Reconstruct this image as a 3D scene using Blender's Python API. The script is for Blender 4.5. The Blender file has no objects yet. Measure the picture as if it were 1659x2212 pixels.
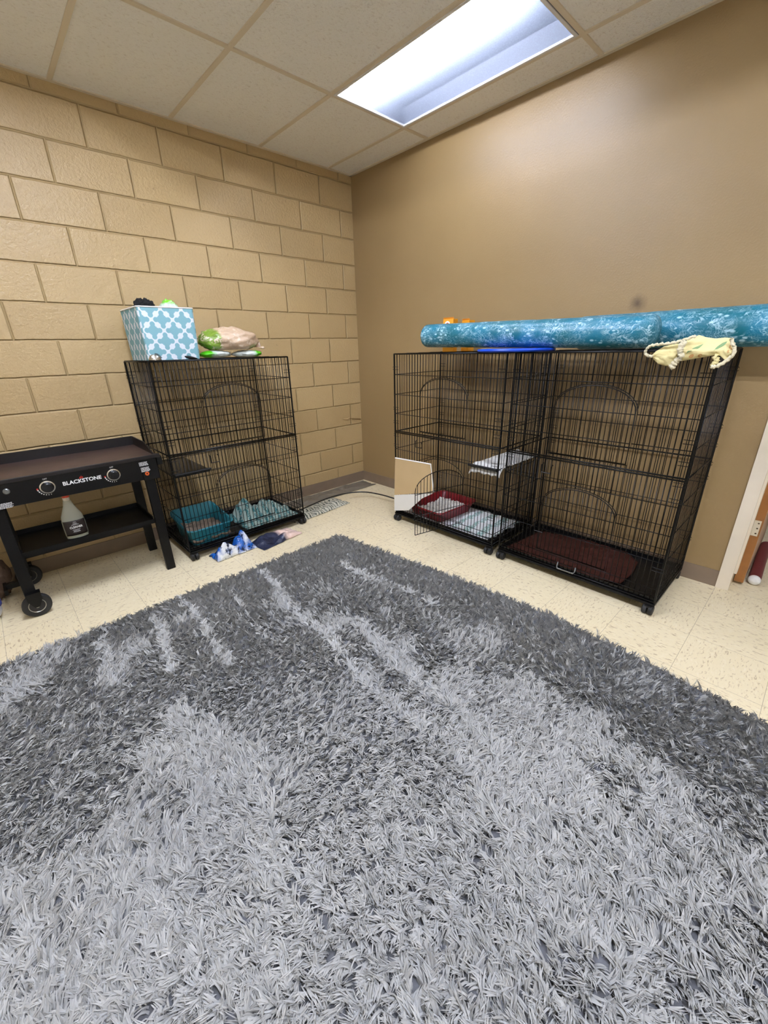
import bpy, bmesh, math, random
import numpy as np
from mathutils import Vector, Matrix, noise, Euler
random.seed(7); np.random.seed(7)
S = bpy.context.scene
COL = S.collection
PI = math.pi
# ------------------------------------------------------------------ camera
CAM = Vector((-2.79736, -3.31137, 1.33420)); YAW, PITCH, ROLL, FPX = 0.750140, -0.379635, -0.0256727, 889.09
cy_, sy_, cp_, sp_ = math.cos(YAW), math.sin(YAW), math.cos(PITCH), math.sin(PITCH)
fw = Vector((sy_*cp_, cy_*cp_, sp_)); rt = Vector((cy_, -sy_, 0)); up = rt.cross(fw)
r2 = rt*math.cos(ROLL) + up*math.sin(ROLL); u2 = up*math.cos(ROLL) - rt*math.sin(ROLL)
cam = bpy.data.objects.new('camera', bpy.data.cameras.new('camera')); COL.objects.link(cam)
cam.data.sensor_width = 36; cam.data.lens = FPX*36/2212; cam.data.clip_start = 0.02
M = Matrix((r2, u2, -fw)).transposed().to_4x4(); M.translation = CAM; cam.matrix_world = M
S.camera = cam
# ------------------------------------------------------------------ world, exposure, lamp strengths
w = bpy.data.worlds.new('world'); S.world = w; w.use_nodes = True
w.node_tree.nodes['Background'].inputs[0].default_value = (0.9, 0.92, 1.0, 1)
w.node_tree.nodes['Background'].inputs[1].default_value = 0.05
S.view_settings.view_transform = 'Standard'; S.view_settings.look = 'None'
S.view_settings.gamma = 1; S.view_settings.use_curve_mapping = False
S.view_settings.exposure = 1.54
TUBE_COLOR = (0.93, 0.965, 1.07)
TUBE_POWER = 205.0
CEIL = 2.699
# lights along the ceiling grid: (x0, x1, y0, y1, lit tubes)
GX = -0.25; GY = -0.875; TW = 0.61; TL = 1.18
FIX = [(-0.86, -0.25, -2.05, -0.87, (0.1,), .50), (-2.69, -2.08, -2.05, -0.87, (0.15, 0.45), 1.0), (-2.69, -2.08, -4.41, -3.24, (0.15, 0.45), 1.25), (-0.86, -0.25, -4.41, -3.24, (0.15,), 0.25)]  # last two panels are unseen, added behind the viewer as fill light
S.cycles.use_denoising = True; S.cycles.adaptive_threshold = .02
S.cycles.max_bounces = 8; S.cycles.transparent_max_bounces = 12
S.cycles.sample_clamp_indirect = 6

# ------------------------------------------------------------------ materials
def nodes(name):
    m = bpy.data.materials.new(name); m.use_nodes = True
    return m, m.node_tree.nodes, m.node_tree.links, m.node_tree.nodes['Principled BSDF']
def srgb(r, g, b):
    f = lambda c: (c/255/12.92) if c/255 <= .04045 else ((c/255+.055)/1.055)**2.4
    return (f(r), f(g), f(b), 1)
def mat(name, col, rough=.5, metal=0, spec=.5, bump=0, bscale=200, var=0, vscale=8, sheen=0, trans=0, alpha=1, coat=0):
    m, n, l, b = nodes(name)
    c = srgb(*col)
    b.inputs['Base Color'].default_value = c
    b.inputs['Roughness'].default_value = rough; b.inputs['Metallic'].default_value = metal
    b.inputs['Specular IOR Level'].default_value = spec
    b.inputs['Sheen Weight'].default_value = sheen
    b.inputs['Transmission Weight'].default_value = trans; b.inputs['Alpha'].default_value = alpha
    b.inputs['Coat Weight'].default_value = coat
    tc = n.new('ShaderNodeTexCoord')
    if var:
        t = n.new('ShaderNodeTexNoise'); t.inputs['Scale'].default_value = vscale; t.inputs['Detail'].default_value = 4
        l.new(tc.outputs['Object'], t.inputs['Vector'])
        r = n.new('ShaderNodeValToRGB'); r.color_ramp.elements[0].position = .3; r.color_ramp.elements[1].position = .7
        r.color_ramp.elements[0].color = tuple(x*(1-var) for x in c[:3])+(1,)
        r.color_ramp.elements[1].color = tuple(min(1, x*(1+var)) for x in c[:3])+(1,)
        l.new(t.outputs['Fac'], r.inputs[0]); l.new(r.outputs[0], b.inputs['Base Color'])
    if bump:
        t = n.new('ShaderNodeTexNoise'); t.inputs['Scale'].default_value = bscale; t.inputs['Detail'].default_value = 3
        l.new(tc.outputs['Object'], t.inputs['Vector'])
        bp = n.new('ShaderNodeBump'); bp.inputs['Strength'].default_value = 1; bp.inputs['Distance'].default_value = bump
        l.new(t.outputs['Fac'], bp.inputs['Height']); l.new(bp.outputs[0], b.inputs['Normal'])
    return m
def math_(n, l, op, a, b=None, c=None):
    x = n.new('ShaderNodeMath'); x.operation = op
    for i, v in enumerate((a, b, c)):
        if v is None: continue
        if isinstance(v, (int, float)): x.inputs[i].default_value = v
        else: l.new(v, x.inputs[i])
    return x.outputs[0]
def mixc(n, l, fac, a, b):
    x = n.new('ShaderNodeMix'); x.data_type = 'RGBA'
    for i, v in ((0, fac), (6, a), (7, b)):
        if isinstance(v, (int, float)): x.inputs[i].default_value = v
        elif isinstance(v, tuple): x.inputs[i].default_value = v
        else: l.new(v, x.inputs[i])
    return x.outputs[2]
def noise_(n, l, vec, scale, detail=3, rough=.5, dist=0):
    t = n.new('ShaderNodeTexNoise'); t.inputs['Scale'].default_value = scale; t.inputs['Detail'].default_value = detail
    t.inputs['Roughness'].default_value = rough; t.inputs['Distortion'].default_value = dist
    l.new(vec, t.inputs['Vector']); return t.outputs['Fac']
def ramp_(n, l, fac, p0, p1):
    r = n.new('ShaderNodeMapRange'); r.inputs[1].default_value = p0; r.inputs[2].default_value = p1
    l.new(fac, r.inputs[0]); return r.outputs[0]
def mapping(n, l, vec, loc=(0, 0, 0), scale=(1, 1, 1), rot=(0, 0, 0)):
    x = n.new('ShaderNodeMapping'); x.inputs['Location'].default_value = loc; x.inputs['Scale'].default_value = scale
    x.inputs['Rotation'].default_value = rot; l.new(vec, x.inputs[0]); return x.outputs[0]

def block_wall_mat():
    m, n, l, b = nodes('painted block')
    tc = n.new('ShaderNodeTexCoord').outputs['Object']
    sx = n.new('ShaderNodeSeparateXYZ'); l.new(tc, sx.inputs[0])
    wob = noise_(n, l, tc, 9, 2)
    cx = n.new('ShaderNodeCombineXYZ')
    l.new(math_(n, l, 'ADD', sx.outputs[0], 0.13648), cx.inputs[0])
    l.new(math_(n, l, 'ADD', sx.outputs[2], math_(n, l, 'MULTIPLY', math_(n, l, 'SUBTRACT', wob, .5), .008)), cx.inputs[1])
    br = n.new('ShaderNodeTexBrick'); l.new(cx.outputs[0], br.inputs['Vector'])
    br.inputs['Scale'].default_value = 1; br.inputs['Brick Width'].default_value = .4064; br.inputs['Row Height'].default_value = .2032
    br.inputs['Mortar Size'].default_value = .0085; br.inputs['Mortar Smooth'].default_value = 1.0
    br.offset = .5; br.offset_frequency = 2; br.squash = 1
    br.inputs['Color1'].default_value = (0, 0, 0, 1); br.inputs['Color2'].default_value = (1, 1, 1, 1); br.inputs['Mortar'].default_value = (.5, .5, .5, 1)
    sp = n.new('ShaderNodeSeparateColor'); l.new(br.outputs['Color'], sp.inputs[0])
    base = mixc(n, l, sp.outputs[0], srgb(178, 152, 106), srgb(187, 161, 114))
    spots = ramp_(n, l, noise_(n, l, tc, 30, 2), .72, .76)
    base = mixc(n, l, math_(n, l, 'MULTIPLY', spots, .35), base, srgb(110, 85, 55))
    l.new(base, b.inputs['Base Color'])
    h = math_(n, l, 'MULTIPLY', br.outputs['Fac'], -.009)
    h = math_(n, l, 'ADD', h, math_(n, l, 'MULTIPLY', noise_(n, l, tc, 60, 4, .6), .0048))
    h = math_(n, l, 'ADD', h, math_(n, l, 'MULTIPLY', noise_(n, l, tc, 5, 2), .004))
    bp = n.new('ShaderNodeBump'); bp.inputs['Distance'].default_value = 1; bp.inputs['Strength'].default_value = 1
    l.new(h, bp.inputs['Height']); l.new(bp.outputs[0], b.inputs['Normal'])
    b.inputs['Roughness'].default_value = .36; b.inputs['Specular IOR Level'].default_value = .5
    return m
def plain_wall_mat():
    m, n, l, b = nodes('painted plaster')
    tc = n.new('ShaderNodeTexCoord').outputs['Object']
    base = mixc(n, l, noise_(n, l, tc, 2.5, 3), srgb(144, 119, 79), srgb(152, 127, 87))
    # smudge left by a rubbed spot
    d = n.new('ShaderNodeVectorMath'); d.operation = 'DISTANCE'; l.new(tc, d.inputs[0]); d.inputs[1].default_value = (0, -2.43, 1.53)
    dd = math_(n, l, 'ADD', d.outputs['Value'], math_(n, l, 'MULTIPLY', noise_(n, l, tc, 30, 3), .03))
    s = ramp_(n, l, dd, .068, .018)
    base = mixc(n, l, math_(n, l, 'MULTIPLY', s, .75), base, srgb(60, 42, 28))
    l.new(base, b.inputs['Base Color'])
    bp = n.new('ShaderNodeBump'); bp.inputs['Distance'].default_value = .0009; bp.inputs['Strength'].default_value = 1
    l.new(noise_(n, l, tc, 110, 3), bp.inputs['Height']); l.new(bp.outputs[0], b.inputs['Normal'])
    b.inputs['Roughness'].default_value = .40; b.inputs['Specular IOR Level'].default_value = .5
    return m
def floor_mat():
    m, n, l, b = nodes('vinyl floor tile')
    tc = n.new('ShaderNodeTexCoord').outputs['Object']
    v = mapping(n, l, tc, (0, .2448, 0), (1/.3048,)*3)
    ck = n.new('ShaderNodeTexChecker'); ck.inputs['Scale'].default_value = 1; l.new(v, ck.inputs['Vector'])
    a = noise_(n, l, mapping(n, l, tc, (0, 0, 0), (34, 105, 1)), 1.0, 3, .6, .6)
    c = noise_(n, l, mapping(n, l, tc, (3, 5, 0), (105, 34, 1)), 1.0, 3, .6, .6)
    mx = n.new('ShaderNodeMix'); l.new(ck.outputs['Fac'], mx.inputs[0]); l.new(a, mx.inputs[2]); l.new(c, mx.inputs[3])
    fl = ramp_(n, l, mx.outputs[0], .57, .66)
    base = mixc(n, l, noise_(n, l, tc, 3, 3), srgb(232, 216, 176), srgb(240, 226, 190))
    base = mixc(n, l, math_(n, l, 'MULTIPLY', fl, .62), base, srgb(168, 140, 102))
    fl2 = ramp_(n, l, mx.outputs[0], .42, .34)
    base = mixc(n, l, math_(n, l, 'MULTIPLY', fl2, .4), base, srgb(245, 234, 210))
    br = n.new('ShaderNodeTexBrick'); l.new(v, br.inputs['Vector']); br.offset = 0; br.squash = 1
    br.inputs['Scale'].default_value = 1; br.inputs['Brick Width'].default_value = 1; br.inputs['Row Height'].default_value = 1
    br.inputs['Mortar Size'].default_value = .0035; br.inputs['Mortar Smooth'].default_value = .3
    base = mixc(n, l, math_(n, l, 'MULTIPLY', br.outputs['Fac'], .55), base, srgb(120, 98, 70))
    l.new(base, b.inputs['Base Color'])
    b.inputs['Roughness'].default_value = .38; b.inputs['Specular IOR Level'].default_value = .4
    bp = n.new('ShaderNodeBump'); bp.inputs['Distance'].default_value = .0006; l.new(noise_(n, l, tc, 14, 3), bp.inputs['Height'])
    l.new(bp.outputs[0], b.inputs['Normal'])
    return m
def ceiling_mat():
    m, n, l, b = nodes('fissured ceiling tile')
    tc = n.new('ShaderNodeTexCoord').outputs['Object']
    f = noise_(n, l, mapping(n, l, tc, (0, 0, 0), (55, 95, 1)), 1, 4, .65, .5)
    base = mixc(n, l, ramp_(n, l, f, .45, .30), srgb(240, 236, 226), srgb(222, 214, 200))
    l.new(base, b.inputs['Base Color']); b.inputs['Roughness'].default_value = .9
    bp = n.new('ShaderNodeBump'); bp.inputs['Distance'].default_value = .006; l.new(f, bp.inputs['Height'])
    l.new(bp.outputs[0], b.inputs['Normal'])
    return m
def quatrefoil_mat():
    m, n, l, b = nodes('quatrefoil canvas')
    tc = n.new('ShaderNodeTexCoord').outputs['Object']
    g = n.new('ShaderNodeNewGeometry'); sn = n.new('ShaderNodeSeparateXYZ'); l.new(g.outputs['True Normal'], sn.inputs[0])
    side = math_(n, l, 'GREATER_THAN', math_(n, l, 'ABSOLUTE', sn.outputs[0]), .7)
    sx = n.new('ShaderNodeSeparateXYZ'); l.new(tc, sx.inputs[0])
    mx = n.new('ShaderNodeMix'); l.new(side, mx.inputs[0]); l.new(sx.outputs[0], mx.inputs[2]); l.new(sx.outputs[1], mx.inputs[3])
    U = math_(n, l, 'ADD', math_(n, l, 'DIVIDE', mx.outputs[0], .118), .30)
    V = math_(n, l, 'ADD', math_(n, l, 'DIVIDE', sx.outputs[2], .118), .12)
    cells = None
    for off in (0, .5):
        q = []
        for c in (U, V):
            f = math_(n, l, 'ABSOLUTE', math_(n, l, 'SUBTRACT', math_(n, l, 'FRACT', math_(n, l, 'ADD', c, off)), .5))
            q.append(f)
        st = [math_(n, l, 'SNAP', math_(n, l, 'ADD', c, .025), .05) for c in q]
        dia = math_(n, l, 'LESS_THAN', math_(n, l, 'ADD', st[0], st[1]), .325)
        dia = math_(n, l, 'MULTIPLY', dia, math_(n, l, 'LESS_THAN', math_(n, l, 'MAXIMUM', q[0], q[1]), .27))
        tot = dia
        for a, c in ((q[0], q[1]), (q[1], q[0])):
            dx = math_(n, l, 'SUBTRACT', a, .295)
            r2_ = math_(n, l, 'ADD', math_(n, l, 'MULTIPLY', dx, dx), math_(n, l, 'MULTIPLY', c, c))
            tot = math_(n, l, 'MAXIMUM', tot, math_(n, l, 'LESS_THAN', r2_, .0138))
        cells = tot if cells is None else math_(n, l, 'MAXIMUM', cells, tot)
    l.new(mixc(n, l, cells, srgb(216, 222, 225), srgb(122, 168, 176)), b.inputs['Base Color'])
    b.inputs['Roughness'].default_value = .8
    bp = n.new('ShaderNodeBump'); bp.inputs['Distance'].default_value = .002; l.new(noise_(n, l, tc, 9, 2), bp.inputs['Height']); l.new(bp.outputs[0], b.inputs['Normal'])
    return m
def water_print_mat():
    m, n, l, b = nodes('water print vinyl')
    tc = n.new('ShaderNodeTexCoord').outputs['Object']
    big = noise_(n, l, tc, 7, 3)
    base = mixc(n, l, ramp_(n, l, big, .35, .65), srgb(8, 96, 108), srgb(16, 112, 138))
    for sc, th, amt, ofs in ((13, .026, .7, 0), (24, .032, .45, 3), (40, .04, .25, 7)):
        f = noise_(n, l, mapping(n, l, tc, (ofs, 0, ofs), (1.0, 1.0, .75)), sc, 3, .6, 2.2)
        ln = math_(n, l, 'ABSOLUTE', math_(n, l, 'SUBTRACT', f, .5))
        lines = ramp_(n, l, ln, th, th*.2)
        sel = ramp_(n, l, noise_(n, l, mapping(n, l, tc, (ofs*2, 1, 0)), 11, 2), .44, .58)
        base = mixc(n, l, math_(n, l, 'MULTIPLY', math_(n, l, 'MULTIPLY', lines, sel), amt), base, srgb(180, 214, 224))
    vo = n.new('ShaderNodeTexVoronoi'); vo.inputs['Scale'].default_value = 34; l.new(mapping(n, l, tc, (0, 0, 0), (1.5, 1.0, .8), (.5, .3, .4)), vo.inputs['Vector'])
    fk = math_(n, l, 'MULTIPLY', ramp_(n, l, vo.outputs['Distance'], .36, .24), ramp_(n, l, noise_(n, l, tc, 22, 2), .48, .56))
    base = mixc(n, l, math_(n, l, 'MULTIPLY', fk, .8), base, srgb(176, 212, 222))
    l.new(base, b.inputs['Base Color']); b.inputs['Roughness'].default_value = .38
    bp = n.new('ShaderNodeBump'); bp.inputs['Distance'].default_value = .006
    l.new(noise_(n, l, mapping(n, l, tc, (0, 0, 0), (3, 14, 3)), 1, 2), bp.inputs['Height']); l.new(bp.outputs[0], b.inputs['Normal'])
    return m
def two_tone(name, axis, edge, c0, c1, rough=.35, soft=.01, wob=.05, bump=.004, third=None, alpha=1.0):
    m, n, l, b = nodes(name)
    tc = n.new('ShaderNodeTexCoord').outputs['Object']
    sx = n.new('ShaderNodeSeparateXYZ'); l.new(tc, sx.inputs[0])
    v = math_(n, l, 'ADD', sx.outputs[axis], math_(n, l, 'MULTIPLY', math_(n, l, 'SUBTRACT', noise_(n, l, tc, 14, 3), .5), wob))
    base = mixc(n, l, ramp_(n, l, v, edge-soft, edge+soft), srgb(*c0), srgb(*c1))
    if third: base = mixc(n, l, ramp_(n, l, noise_(n, l, tc, 26, 4, .6, 1), .54, .62), base, srgb(*third))
    l.new(base, b.inputs['Base Color']); b.inputs['Roughness'].default_value = rough; b.inputs['Alpha'].default_value = alpha
    bp = n.new('ShaderNodeBump'); bp.inputs['Distance'].default_value = bump; l.new(noise_(n, l, tc, 35, 4, .6, .8), bp.inputs['Height']); l.new(bp.outputs[0], b.inputs['Normal'])
    return m
def stripes_mat(name, c0, c1, per, axis, c2=None):
    m, n, l, b = nodes(name)
    tc = n.new('ShaderNodeTexCoord').outputs['Object']
    sx = n.new('ShaderNodeSeparateXYZ'); l.new(tc, sx.inputs[0])
    d = math_(n, l, 'ADD', sx.outputs[axis], math_(n, l, 'MULTIPLY', noise_(n, l, tc, 20, 3), .02))
    s = math_(n, l, 'SINE', math_(n, l, 'MULTIPLY', d, 2*PI/per))
    k = math_(n, l, 'MULTIPLY', ramp_(n, l, s, .1, .4), ramp_(n, l, noise_(n, l, tc, 90, 2), .40, .52))
    l.new(mixc(n, l, k, srgb(*c0), srgb(*c1)), b.inputs['Base Color']); b.inputs['Roughness'].default_value = .9
    bp = n.new('ShaderNodeBump'); bp.inputs['Distance'].default_value = .004; l.new(noise_(n, l, tc, 120, 3), bp.inputs['Height']); l.new(bp.outputs[0], b.inputs['Normal'])
    return m
def lens_mat():
    m, n, l, b = nodes('prismatic lens')
    n.remove(b); out = n['Material Output']
    t = n.new('ShaderNodeBsdfTransparent'); t.inputs[0].default_value = (.93, .95, 1, 1)
    tr = n.new('ShaderNodeBsdfTranslucent'); tr.inputs[0].default_value = (.23, .255, .31, 1)
    tc = n.new('ShaderNodeTexCoord').outputs['Object']
    v = n.new('ShaderNodeTexVoronoi'); v.inputs['Scale'].default_value = 170; l.new(tc, v.inputs['Vector'])
    fac = math_(n, l, 'ADD', math_(n, l, 'MULTIPLY', v.outputs['Distance'], .12), .55)
    mx = n.new('ShaderNodeMixShader'); l.new(fac, mx.inputs[0]); l.new(t.outputs[0], mx.inputs[1]); l.new(tr.outputs[0], mx.inputs[2])
    l.new(mx.outputs[0], out.inputs[0]); return m
def emit_mat(name, col, s):
    m, n, l, b = nodes(name)
    b.inputs['Base Color'].default_value = (.8, .8, .8, 1)
    b.inputs['Emission Color'].default_value = col+(1,); b.inputs['Emission Strength'].default_value = s
    return m

MT = dict(
    block=block_wall_mat(), wall=plain_wall_mat(), floor=floor_mat(), ceil=ceiling_mat(),
    cream=mat('cream wall paint', (242, 236, 222), .6), grid=mat('ceiling grid paint', (214, 200, 174), .6), cove=mat('vinyl cove base', (128, 110, 90), .5, var=.08),
    white_paint=mat('cream door frame paint', (226, 214, 192), .4, var=.05, vscale=5, bump=.0006, bscale=40),
    wood=mat('orange stained wood edge', (150, 98, 46), .45, var=.15, vscale=12), doorface=mat('door veneer', (196, 160, 128), .5, var=.1),
    hinge=mat('painted hinge', (214, 203, 178), .4), screw=mat('hinge screw', (90, 78, 60), .5, metal=.6),
    wire=mat('black wire', (3, 3, 3), .38, spec=.25), post=mat('black coated post', (4, 4, 4), .38, spec=.25),
    plastic=mat('black plastic', (8, 8, 9), .35, spec=.35, bump=.0008, bscale=60), rubber=mat('black rubber', (18, 18, 18), .6),
    grey_metal=mat('galvanised latch', (120, 122, 120), .35, metal=.7),
    black_metal=mat('black powder coat', (4, 4, 4), .45, spec=.25, bump=.0003, bscale=300),
    panel=mat('gloss black enamel', (2, 2, 3), .3, spec=.3), shelf_gloss=mat('glossy black shelf', (12, 12, 13), .14, spec=.6),
    griddle=mat('seasoned steel', (66, 48, 42), .45, metal=.25, var=.25, vscale=7, bump=.001, bscale=20),
    rim=mat('griddle rim steel', (26, 22, 21), .4, metal=.3),
    chrome=mat('brushed chrome', (205, 200, 190), .25, metal=1), ink=mat('white lettering', (235, 235, 232), .5),
    red=mat('red print', (190, 40, 24), .5), orange=mat('orange dial', (214, 92, 30), .5),
    hub=mat('silver wheel rim', (170, 165, 150), .35, metal=.6),
    rug=None, rug_base=mat('gap shade rug backing', (104, 105, 108), .95, var=.15, vscale=60), lens=lens_mat(), tube=emit_mat('fluorescent tube', TUBE_COLOR, TUBE_POWER), tube_off=mat('unlit tube', (100, 104, 112), .4),  # rug backing coloured darker to stand in for shade between the strands
    housing=mat('reflector paint', (96, 100, 110), .5), frame_white=mat('fixture frame', (214, 212, 208), .4),
    quat=quatrefoil_mat(), white_cloth=mat('white cotton', (232, 231, 226), .9, bump=.003, bscale=60), black_cloth=mat('black plush', (8, 8, 9), .95, bump=.01, bscale=90),
    green_bag=two_tone('green and clear bag', 2, .05, (215, 232, 215), (118, 214, 32), wob=.03, third=(200, 240, 190)),
    bread=two_tone('tan and green plastic bag', 0, -.098, (120, 150, 50), (206, 178, 148), rough=.28, wob=.05, third=(222, 202, 178)),
    wipes=two_tone('green and white pack', 0, -.035, (84, 190, 20), (214, 222, 214), rough=.3, wob=.08),
    water=water_print_mat(), blue=mat('blue plastic disc', (14, 70, 196), .35), box_orange=mat('orange carton', (232, 158, 34), .5, var=.05),
    box_side=mat('orange carton side', (214, 140, 40), .5), yellow=mat('pale yellow cotton', (222, 208, 150), .9, bump=.004, bscale=45, var=.04, vscale=30),
    ruffle=mat('cream elastic ruffle', (216, 206, 174), .9, bump=.006, bscale=90), leaf=mat('green leaf print', (124, 158, 112), .9), dot=mat('tan flower print', (196, 150, 96), .9),
    maroon=mat('maroon plastic', (118, 18, 26), .35), teal=mat('teal plastic', (44, 126, 138), .35), litter=mat('grey litter', (150, 130, 112), .95, bump=.006, bscale=110, var=.2, vscale=90),
    litter_white=mat('white paper litter', (232, 228, 220), .95, bump=.006, bscale=60), pad=mat('white absorbent pad', (236, 238, 240), .8, bump=.004, bscale=25),
    towel=stripes_mat('green striped towel', (232, 236, 236), (150, 186, 178), .11, 1), blanket=mat('brown fleece', (58, 28, 20), .9, spec=.15, bump=.006, bscale=22, var=.18, vscale=10),
    card=mat('tan card', (196, 168, 122), .7, var=.04), card_edge=mat('white card edge', (230, 228, 220), .7),
    wrapper=two_tone('blue and white wrapper', 1, -.045, (236, 240, 244), (28, 92, 176), rough=.22, soft=.03, wob=.28, third=(24, 36, 60)),
    navy=two_tone('navy and pink sleeve', 0, .04, (38, 44, 66), (238, 208, 194), rough=.3, soft=.02, wob=.06),
    teal_sheet=stripes_mat('teal and clear plastic', (150, 168, 158), (58, 122, 124), .055, 0),
    pattern=stripes_mat('dark speckled fabric', (196, 192, 172), (48, 60, 52), .03, 0),
    grey_sheet=mat('grey plastic sheet', (118, 110, 96), .4, var=.15, vscale=9, bump=.006, bscale=14), cable=mat('black cable', (20, 19, 18), .4),
    clear=None, label=mat('dark bottle label', (32, 22, 18), .5), cap=mat('red orange cap', (200, 62, 24), .4), cap_white=mat('white cap collar', (228, 222, 206), .4),
    fluid=mat('pale cleaner fluid', (190, 190, 140), .2), bagbrown=mat('brown crumpled paper', (96, 76, 62), .8, bump=.01, bscale=30, var=.3, vscale=20),
    bluejug=mat('blue printed label', (30, 58, 160), .35), whitejug=mat('white pouch plastic', (214, 218, 228), .35),
    maroon_tube=mat('maroon vinyl tube', (112, 38, 40), .45), paintstub=mat('tan painted wire', (176, 148, 104), .5),
)
def clear_mat():
    m, n, l, b = nodes('clear bottle plastic')
    b.inputs['Base Color'].default_value = srgb(220, 222, 205); b.inputs['Roughness'].default_value = .15; b.inputs['Alpha'].default_value = .38
    return m
MT['clear'] = clear_mat()
def rug_mat():
    m, n, l, b = nodes('grey shag fibre')
    at = n.new('ShaderNodeAttribute'); at.attribute_name = 'tone'
    l.new(mixc(n, l, at.outputs['Fac'], srgb(162, 163, 162), srgb(203, 201, 195)), b.inputs['Base Color'])
    b.inputs['Roughness'].default_value = .75; b.inputs['Sheen Weight'].default_value = .25; b.inputs['Specular IOR Level'].default_value = .2
    return m
MT['rug'] = rug_mat()

# ------------------------------------------------------------------ mesh helpers
class MB:
    def __init__(s): s.v = []; s.f = []
    def add(s, vs, fs):
        o = len(s.v); s.v += [tuple(v) for v in vs]; s.f += [tuple(i+o for i in f) for f in fs]; return s
    def box(s, x0, y0, z0, x1, y1, z1, mtx=None, bev=0):
        if bev:
            bm = bmesh.new(); bmesh.ops.create_cube(bm, size=1)
            for v in bm.verts: v.co = Vector(((x0+x1)/2+v.co.x*(x1-x0), (y0+y1)/2+v.co.y*(y1-y0), (z0+z1)/2+v.co.z*(z1-z0)))
            bmesh.ops.bevel(bm, geom=bm.edges[:], offset=bev, segments=2, affect='EDGES', profile=.5)
            bm.verts.index_update(); vs = [v.co.copy() for v in bm.verts]; fs = [[v.index for v in f.verts] for f in bm.faces]; bm.free()
        else:
            vs = [Vector(p) for p in ((x0, y0, z0), (x1, y0, z0), (x1, y1, z0), (x0, y1, z0), (x0, y0, z1), (x1, y0, z1), (x1, y1, z1), (x0, y1, z1))]
            fs = [(0, 3, 2, 1), (4, 5, 6, 7), (0, 1, 5, 4), (1, 2, 6, 5), (2, 3, 7, 6), (3, 0, 4, 7)]
        if mtx: vs = [mtx @ v for v in vs]
        return s.add(vs, fs)
    def tube(s, pts, r, n=6, cap=True, closed=False):
        pts = [Vector(p) for p in pts]; N = len(pts); rings = []
        for i, p in enumerate(pts):
            if closed: t = pts[(i+1) % N]-pts[i-1]
            else: t = pts[min(i+1, N-1)]-pts[max(i-1, 0)]
            t.normalize()
            a = Vector((0, 0, 1)) if abs(t.z) < .9 else Vector((1, 0, 0))
            u = t.cross(a).normalized(); w_ = t.cross(u)
            rr = r[i] if isinstance(r, (list, tuple)) else r
            rings.append([p+u*(rr*math.cos(2*PI*k/n))+w_*(rr*math.sin(2*PI*k/n)) for k in range(n)])
        vs = [v for R_ in rings for v in R_]; fs = []
        for i in range(N if closed else N-1):
            for k in range(n):
                a0 = i*n; b0 = ((i+1) % N)*n
                fs.append((a0+k, a0+(k+1) % n, b0+(k+1) % n, b0+k))
        if cap and not closed: fs += [tuple(range(n))[::-1], tuple((N-1)*n+k for k in range(n))]
        return s.add(vs, fs)
    def lathe(s, prof, n=24, mtx=None, sx=1, sy=1):
        vs = []; fs = []
        for r, z in prof:
            for k in range(n): vs.append(Vector((r*math.cos(2*PI*k/n)*sx, r*math.sin(2*PI*k/n)*sy, z)))
        for i in range(len(prof)-1):
            for k in range(n): fs.append((i*n+k, i*n+(k+1) % n, (i+1)*n+(k+1) % n, (i+1)*n+k))
        fs += [tuple(range(n))[::-1], tuple((len(prof)-1)*n+k for k in range(n))]
        if mtx: vs = [mtx @ v for v in vs]
        return s.add(vs, fs)
    def grid(s, fn, nu, nv, closeu=False):
        vs = [Vector(fn(i/nu, j/nv)) for j in range(nv+1) for i in range(nu+(0 if closeu else 1))]
        W = nu if closeu else nu+1; fs = []
        for j in range(nv):
            for i in range(nu): fs.append((j*W+i, j*W+(i+1) % W, (j+1)*W+(i+1) % W, (j+1)*W+i))
        return s.add(vs, fs)
    def prism(s, poly, z0, z1, mtx=None):
        n = len(poly); vs = [Vector((x, y, z0)) for x, y in poly]+[Vector((x, y, z1)) for x, y in poly]
        fs = [tuple(range(n))[::-1], tuple(range(n, 2*n))]+[(i, (i+1) % n, n+(i+1) % n, n+i) for i in range(n)]
        if mtx: vs = [mtx @ v for v in vs]
        return s.add(vs, fs)
    def build(s, name, m, parent=None, smooth=False, loc=None, rot=None, solid=0, sub=0):
        me = bpy.data.meshes.new(name); me.from_pydata(s.v, [], s.f); me.update()
        bm = bmesh.new(); bm.from_mesh(me); bmesh.ops.recalc_face_normals(bm, faces=bm.faces[:]); bm.to_mesh(me); bm.free()
        me.materials.append(MT[m] if isinstance(m, str) else m)
        if smooth:
            me.polygons.foreach_set('use_smooth', [True]*len(me.polygons))
            if smooth == 'auto': me.set_sharp_from_angle(angle=math.radians(38))
        o = bpy.data.objects.new(name, me); COL.objects.link(o)
        if parent: o.parent = parent
        if loc is not None: o.location = loc
        if rot is not None: o.rotation_euler = rot
        if solid:
            md = o.modifiers.new('thickness', 'SOLIDIFY'); md.thickness = solid; md.offset = 0
        if sub:
            md = o.modifiers.new('smooth', 'SUBSURF'); md.levels = sub; md.render_levels = sub
        return o
def thing(name, label, cat, loc=(0, 0, 0), rz=0, group=None):
    o = bpy.data.objects.new(name, None); COL.objects.link(o); o.empty_display_size = .1
    o.location = loc; o.rotation_euler = (0, 0, rz); return tag(o, label, cat, group)
def tag(o, label, cat, group=None, kind=None):
    o['label'] = label; o['category'] = cat
    if group: o['group'] = group
    if kind: o['kind'] = kind
    return o
def struct(o, label=None):
    o['kind'] = 'structure'
    if label: o['label'] = label
    return o
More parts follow.
